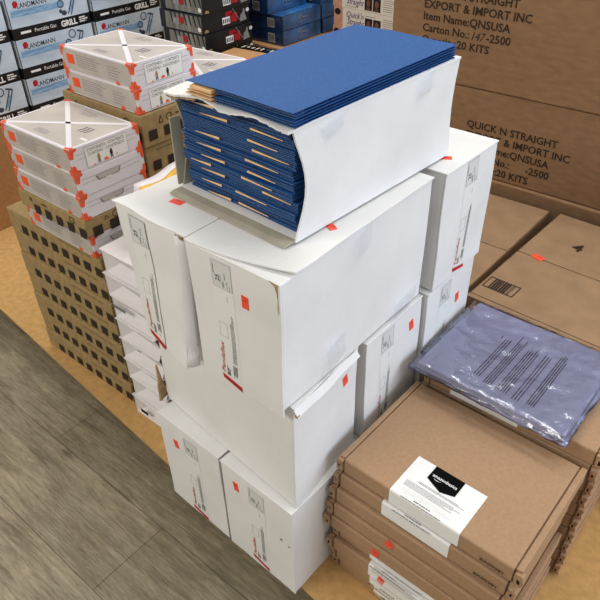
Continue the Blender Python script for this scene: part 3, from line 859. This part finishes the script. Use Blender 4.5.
for i in range(1, 6): dup(k, (-1.30+.004*((i*7) % 3), 1.076+.003*((i*5) % 3), .574+i*.063), names[i])
carton('kraft_carton', 'carton beneath the black boxes, hidden behind the white toolkits', -1.53, -1.30, 1.076, 1.32, .1, .572, 'kraft', 0, seed=13)

# ---------------------------------------------------------------- pale blue grill boxes
def grill_box(label, loc):
    t = thing('grill_box', label, 'box', loc, 0, 'pale blue grill boxes in the background')
    w, d, hh = .30, .325, .134
    MB().box(-w, 0, 0, d, 0, hh).build('carton_body', 'gloss_black', t, bevel=.001)
    fr = Fr((0, 0, hh), (0, 1, 0), (0, 0, -1)); mb = MB()
    mb.rect(fr, .002, d-.002, .001, .098, 0); mb.rect(fr, .010, .22, .040, .062, 1, .0007)
    mb.text(fr, 'LANDMANN', .040, .036, .024, 2, bold=.01, width=.115)
    mb.fpoly(fr, [(.026, .032), (.024, .018), (.032, .010), (.042, .012), (.046, .022), (.036, .034)], 3, .0009)
    mb.ring(fr, .232, .022, .012, .016, 4, .0009); mb.ring(fr, .210, .050, .010, .014, 4, .0009)
    mb.disc(fr, .218, .082, .012, 4, .0009, 8, .009); mb.disc(fr, .205, .074, .007, 4, .0009, 8)
    for a, b, c, e in ((.268, .018, .232, .088), (.278, .024, .244, .092)):
        mb.fpoly(fr, [(a, b), (a+.004, b+.002), (c+.004, e+.002), (c, e)], 4, .0009)
    mb.fpoly(fr, [(.256, .012), (.282, .020), (.281, .027), (.254, .018)], 4, .0009)
    mb.fpoly(fr, [(.262, .040), (.272, .043), (.246, .084), (.238, .080)], 1, .0008)
    mb.text(fr, 'Portable Gas', .085, .122, .018, 5, width=.088); mb.lines(fr, .030, .080, .110, .121, 1, .008, 5, random.Random(5))
    mb.text(fr, 'GRILL', .195, .127, .028, 5, bold=.04, width=.07); mb.lines(fr, .275, .312, .105, .127, 3, .004, 5, random.Random(2), .0007)
    fr2 = Fr((-w, 0, hh), (1, 0, 0), (0, 0, -1)); mb.rect(fr2, .004, w-.002, .001, .098, 0)
    mb.build('printed_faces', ['paleblue', 'splash', 'ink', 'boxred', 'steel', 'whiteink'], t, weld=False)
    return t
g0 = grill_box('pale blue grill box fully showing its name above the white toolkits', (-1.83, 1.005, .615))
lab = {(0, 2): 'pale blue grill box above the one with the readable name, black band along its base', (0, 0): 'pale blue grill box lowest below the readable one',
       (1, 1): 'pale blue grill box left of the one with the readable name', (1, 2): 'pale blue grill box at the upper left edge of the picture',
       (1, 0): 'pale blue grill box lowest in the left pile', (2, 1): 'pale blue grill box in the outermost left pile, middle', (2, 2): 'pale blue grill box in the outermost left pile, top',
       (2, 0): 'pale blue grill box in the outermost left pile, bottom'}
for (c_, r_), lb in lab.items():
    dup(g0, (-1.83-.01*c_, 1.005-.335*c_, .615+(r_-1)*.136+(.012 if c_ else 0)*0), lb)
carton('kraft_carton', 'long carton underneath the pale blue grill boxes', -2.16, -1.83, .33, 1.34, .1, .476, 'kraft', 0, seed=15)

# ---------------------------------------------------------------- white and orange toolkit boxes
KW, KD, KH = .262, .176, .054
def toolkit(label, loc, rz=0, plain=False, group='white and orange toolkit boxes'):
    t = thing('toolkit_box', label, 'box', loc, rz, group)
    mb = MB().box(-KW, 0, 0, KD, 0, KH)
    mb.build('carton_body', 'kitwhite', t, bevel=.0012)
    g = MB(); r = random.Random(6)
    ft = Fr((-KW, KD, KH), (1, 0, 0), (0, -1, 0))   # top
    g.rect(ft, .004, KW-.004, .004, KD-.004, 1, .0003)
    w_ = .011
    def band(a, b):
        d = Vector((b[0]-a[0], b[1]-a[1])); nn = Vector((-d.y, d.x)).normalized()*w_/2
        g.fpoly(ft, [(a[0]+nn.x, a[1]+nn.y), (a[0]-nn.x, a[1]-nn.y), (b[0]-nn.x, b[1]-nn.y), (b[0]+nn.x, b[1]+nn.y)], 2, .0006)
    band((.010, .008), (KW-.010, KD-.008)); band((.010, KD-.008), (KW-.010, .008))
    g.frame(ft, .002, KW-.002, .002, KD-.002, .005, 2, .0005)
    g.lines(ft, .100, .160, .018, .040, 4, .0012, 3, r, .0006); g.lines(ft, .100, .155, .140, .158, 4, .0012, 3, r, .0006)
    for q in range(3): g.fpoly(ft, [(.185+q*.011, .078), (.190+q*.011, .074), (.193+q*.011, .090), (.188+q*.011, .104), (.184+q*.011, .100), (.188+q*.011, .089)], 3, .0006)
    g.rect(ft, KW-.034, KW-.012, .120, .126, 4, .0007)
    fs = Fr((-KW, 0, KH), (1, 0, 0), (0, 0, -1))    # long side
    g.rect(fs, .004, KW-.004, .003, KH-.003, 1, .0003)
    g.lines(fs, .060, .160, .010, .040, 6, .0012, 3, r, .0006); g.lines(fs, .175, .225, .014, .046, 5, .0012, 3, r, .0006)
    g.rect(fs, .022, .050, .014, .036, 5, .0006); g.rect(fs, .200, .214, .046, .053, 5, .0007)
    fe = Fr((0, 0, KH), (0, 1, 0), (0, 0, -1))      # end
    for v in (.016, .026): g.rect(fe, .012, KD-.012, v, v+.0006, 3, .0004)
    if not plain:
        g.rect(fe, .034, KD-.034, .006, .050, 4, .0006); g.frame(fe, .034, KD-.034, .006, .050, .0006, 3, .0008)
        g.text(fe, 'CONTENIDO - CONTENTS', .040, .0165, .0092, 6, bold=.01, width=.094)
        g.text(fe, 'CONTENU - CONTENIDO', .040, .0260, .0092, 6, bold=.01, width=.094)
        for u, mi_ in ((.062, 7), (.094, 6)):
            g.disc(fe, u+.003, .031, .003, mi_, .0009, 8); g.fpoly(fe, [(u-.001, .033), (u+.007, .033), (u+.006, .041), (u, .041)], mi_, .0009)
            g.fpoly(fe, [(u, .041), (u+.006, .041), (u+.007, .048), (u+.004, .048), (u+.003, .043), (u+.002, .048), (u-.001, .048)], 3, .0009)
        g.fpoly(fe, [(.076, .048), (.078, .043), (.084, .041), (.089, .048)], 5, .0009); g.disc(fe, .110, .044, .003, 8, .0009, 8, .0015); g.disc(fe, .052, .048, .002, 5, .0009, 6)
    else:
        g.fpoly(fe, [(.045, .018), (.052, .030), (.105, .030), (.112, .018)], 3, .0008); g.fpoly(fe, [(.048, .0185), (.0545, .0285), (.1025, .0285), (.109, .0185)], 9, .001)
        g.rect(fe, .070, .084, .029, .033, 4, .0012)
    # orange corner guards, one lobe on each face of each corner
    def lobe(fr, u, v, su, sv, a, b):
        g.fpoly(fr, [(u, v), (u+su*a, v), (u+su*a, v+sv*.006), (u+su*a*.55, v+sv*.007), (u+su*.008, v+sv*b*.6), (u+su*.006, v+sv*b), (u, v+sv*b)][::(1 if su*sv > 0 else -1)], 5, .0011)
    for fr, wd in ((fe, KD), (fs, KW)):
        for u, su in ((0, 1), (wd, -1)):
            lobe(fr, u, 0, su, 1, .016, .021); lobe(fr, u, KH, su, -1, .016, .018)
    for u, su in ((0, 1), (KW, -1)):
        for v, sv in ((0, 1), (KD, -1)): lobe(ft, u, v, su, sv, .018, .012)
    g.build('printed_faces', ['kitwhite', 'kitgrey', 'kitwhite', 'kitline', 'paper', 'kitorange', 'ink', 'olive', 'yellow', 'kitgrey'], t, weld=False)
    return t
def squares_carton(label, loc, w, d, hh, front=True, right=True, marks=True, topmarks=False, step=.045, group='olive brown cartons with black squares'):
    t = thing('square_marked_carton', label, 'box', loc, 0, group)
    MB().box(-w, 0, 0, d, 0, hh, n=(3, 3, 2)).build('carton_body', 'olive', t, wob(.0012, 10, 3), bevel=.003)
    g = MB()
    for on, fr, wd in ((right, Fr((.0014, 0, hh), (0, 1, 0), (0, 0, -1)), d), (front, Fr((-w, -.0014, hh), (1, 0, 0), (0, 0, -1)), w)):
        if not on: continue
        n_ = int((wd-.02)/step); s = .024
        for i in range(n_):
            u = wd-.026-i*step if fr.U.x > .5 else .016+i*step
            g.rect(fr, u, u+s, hh*.5, hh*.5+s, 0, .0006)
        if marks:
            g.ring(fr, wd-.050 if wd > .2 else .08, hh*.27, .007, .009, 0); g.fpoly(fr, [(.048, hh*.38), (.055, hh*.14), (.062, hh*.38)], 0)
            g.fpoly(fr, [(.051, hh*.35), (.055, hh*.22), (.059, hh*.35)], 1, .0009); g.lines(fr, .10, .125, hh*.2, hh*.3, 1, .003, 0, random.Random(1))
        else: g.lines(fr, wd-.17, wd-.03, hh*.14, hh*.2, 1, .0012, 0, random.Random(3), ragged=.1)
    if topmarks:
        ft = Fr((-w, d, hh+.001), (1, 0, 0), (0, -1, 0))
        for i in range(int(w/step)): g.rect(ft, .008+i*step, .008+i*step+s, d-.022, d-.008, 0)
    g.build('printed_marks', ['cardink', 'olive'], t, weld=False)
    return t
# column one
q0 = squares_carton('lowest olive carton with black squares at the left edge of the platform', (-.680, .136, .101), .40, .17, .066, marks=False)
o_ = ['second', 'third', 'fourth', 'fifth', 'sixth', 'seventh']
for i in range(1, 7): dup(q0, (-.680-.003*((i*3) % 2), .136+.003*(i % 2), .101+i*.0668), 'olive carton with black squares, %s up from the platform' % o_[i-1])
z = .101+7*.0668+.001
toolkit('white and orange toolkit box squeezed between two olive cartons', (-.682, .130, z), plain=True)
squares_carton('olive carton with a round mark, beneath the three left toolkits', (-.680, .122, z+.0555), .27, .180, .0425, marks=True)
zk = .832-3*.0545
tk = toolkit('white toolkit box with a handle, lowest of the left column of three', (-.680, .126, zk), plain=True)
dup(tk, (-.678, .127, zk+.0545), 'white toolkit box with a handle, second in the left column of three')
tk2 = toolkit('white and orange toolkit box with contents panel, topmost of the left column', (-.679, .126, zk+.109))
# column two
z2 = .949-2*.0545
dup(tk2, (-.700, .327, z2), 'white and orange toolkit box with contents panel, on the olive carton behind')
dup(tk2, (-.703, .327, z2+.0545), 'white and orange toolkit box on the highest pile, crossed tape bands on top')
squares_carton('olive carton with recycling marks under the two stacked contents-panel toolkits', (-.694, .322, z2-.0780), .30, .20, .0765, topmarks=True)
squares_carton('darker olive carton second below the stacked contents-panel toolkits', (-.700, .325, z2-.0775-.076), .30, .20, .075, marks=False)
carton('kraft_carton', 'plain carton at the foot of the middle toolkit pile', -1.0, -.70, .325, .525, .1, z2-.155, 'olive', 0, seed=17)
# column three
dup(tk, (-.700, .527, .816), 'white and orange toolkit box peeking over the blue folders', .05)
carton('kraft_carton', 'plain carton under the toolkit that peeks over the blue folders', -.99, -.71, .535, .72, .1, .815, 'olive', 0, seed=18)

# ---------------------------------------------------------------- open-fronted white boxes
SH = .0635
def open_box(label, loc, seed, speck=None):
    t = thing('white_tray_box', label, 'box', loc, 0, 'small white boxes left of the stack')
    w, d = .142, .30
    MB().box(.002, w, .024, d, 0, SH-.003, n=(3, 3, 2)).build('carton_body', 'shoewhite', t, wob(.0015, 20, seed), bevel=.001)
    # front: gusseted corner folding inwards, with lid overhanging
    fm = MB(); a = (.001, .0, 0); b = (.001, .0, SH-.004); c = (w, 0.0, SH-.004); e = (w, .0, 0)
    pin = (.034, .020, SH*.40)
    fm.poly([a, pin, b]); fm.poly([a, e, (w, .012, SH*.40), pin]); fm.poly([b, pin, (w, .012, SH*.40), c])
    fm.poly([b, (.001, .012, SH-.004), (.001, .012, 0), a])
    o = fm.build('folded_front', 'shoewhite', t, weld=False); o.modifiers.new('s', 'SOLIDIFY').thickness = .001
    MB().box(-.001, w, -.004, d, SH-.003, SH-.0005, n=(6, 6, 1)).build('lid', 'shoewhite', t, wob(.0016, 25, seed+2), bevel=.0007)
    if speck:
        frs = Fr((0, -.002, SH), (1, 0, 0), (0, 0, -1)); m_ = MB()
        m_.rect(frs, *speck[:4], 0, .004); m_.build('printed_mark', speck[4], t, weld=False)
    return t
sl = ['lowest small white box on the platform, dark hole in its front', 'second small white box up, left of the stack', 'third small white box up from the platform, left of the stack',
      'fourth small white box up, tiny blue mark on its edge', 'fifth small white box up from the platform, left of the stack', 'sixth small white box up, grey-green printed patch on its front',
      'seventh small white box up, just under the topmost', 'topmost small white box, its flat lid visible left of the crushed file box']
for i in range(8):
    sp = {0: (.030, .060, .030, .042, 'dark'), 3: (.07, .085, .002, .005, 'navyface'), 5: (.010, .055, .020, .030, 'greyink')}.get(i)  # lowest box: dark patch painted as the shade of a hole; others are print
    open_box(sl[i], (-.650+.003*((i*5) % 3)-.003, .124+.003*((i*3) % 2), .101+i*.0642), 70+i, sp)

# colourful bags behind the crushed box
bg = thing('glossy_bag', 'white and orange glossy bag lying behind the crushed file box', 'bag', (-.585, .20, .618), .05)
MB().box(0, .12, 0, .15, 0.01, .135, n=(8, 8, 5)).build('bag_body', 'kitwhite', bg, wob(.012, 14, 5), bevel=0, smooth=True)
mb = MB().box(.045, .066, -.003, .153, .012, .138, n=(3, 10, 6)).build('orange_stripe', 'kitorange', bg, wob(.012, 14, 5), smooth=True)
mb = MB().box(.026, .040, -.002, .152, .012, .137, n=(3, 10, 6)).build('yellow_stripe', 'yellow', bg, wob(.012, 14, 5), smooth=True)

# ---------------------------------------------------------------- lights
w = bpy.data.worlds.new('world'); sc.world = w; w.use_nodes = True
w.node_tree.nodes['Background'].inputs['Color'].default_value = (1, .97, .92, 1)
w.node_tree.nodes['Background'].inputs['Strength'].default_value = .50
def area(name, loc, target, sx, sy, power, col):
    l = bpy.data.lights.new(name, 'AREA'); l.shape = 'RECTANGLE'; l.size = sx; l.size_y = sy; l.energy = power; l.color = col
    o = bpy.data.objects.new(name, l); C.objects.link(o); o.location = loc
    o.rotation_euler = (Vector(target)-Vector(loc)).to_track_quat('-Z', 'Y').to_euler(); return o
area('shop_window_light', (3.2, .9, 1.7), (0, .4, .6), 2.2, 1.8, 70, (.73, .83, 1))
area('ceiling_lamp', (.3, 1.0, 2.9), (.2, .6, 0), 1.6, .5, 26, (1, .98, .93))
area('ceiling_lamp', (-1.3, -2.3, 2.8), (-.2, 0, .5), 1.6, .6, 47, (1, .93, .82))  # added warm fill to brighten the front faces and floor, no known lamp here
area('ceiling_lamp', (-1.9, 1.2, 2.9), (-1.7, .9, 0), 1.6, .5, 24, (1, .97, .92))

# ---------------------------------------------------------------- camera
cam = bpy.data.cameras.new('camera'); co = bpy.data.objects.new('camera', cam); C.objects.link(co)
yaw, pitch, roll = -.7079, .6387, -.0249
f = Vector((math.sin(yaw)*math.cos(pitch), math.cos(yaw)*math.cos(pitch), -math.sin(pitch)))
rt = f.cross(Vector((0, 0, 1))).normalized(); up = rt.cross(f)
r2 = rt*math.cos(roll)+up*math.sin(roll); u2 = -rt*math.sin(roll)+up*math.cos(roll)
mtx = Matrix((r2, u2, -f)).transposed().to_4x4(); mtx.translation = Vector((.4751, -.5138, .491+.868))
co.matrix_world = mtx
cam.sensor_width = 36; cam.sensor_fit = 'HORIZONTAL'; cam.lens = 36*1.0771; cam.clip_start = .02
sc.camera = co
sc.view_settings.view_transform = 'Standard'; sc.view_settings.look = 'None'; sc.view_settings.gamma = 1
sc.view_settings.use_curve_mapping = False; sc.view_settings.exposure = .0
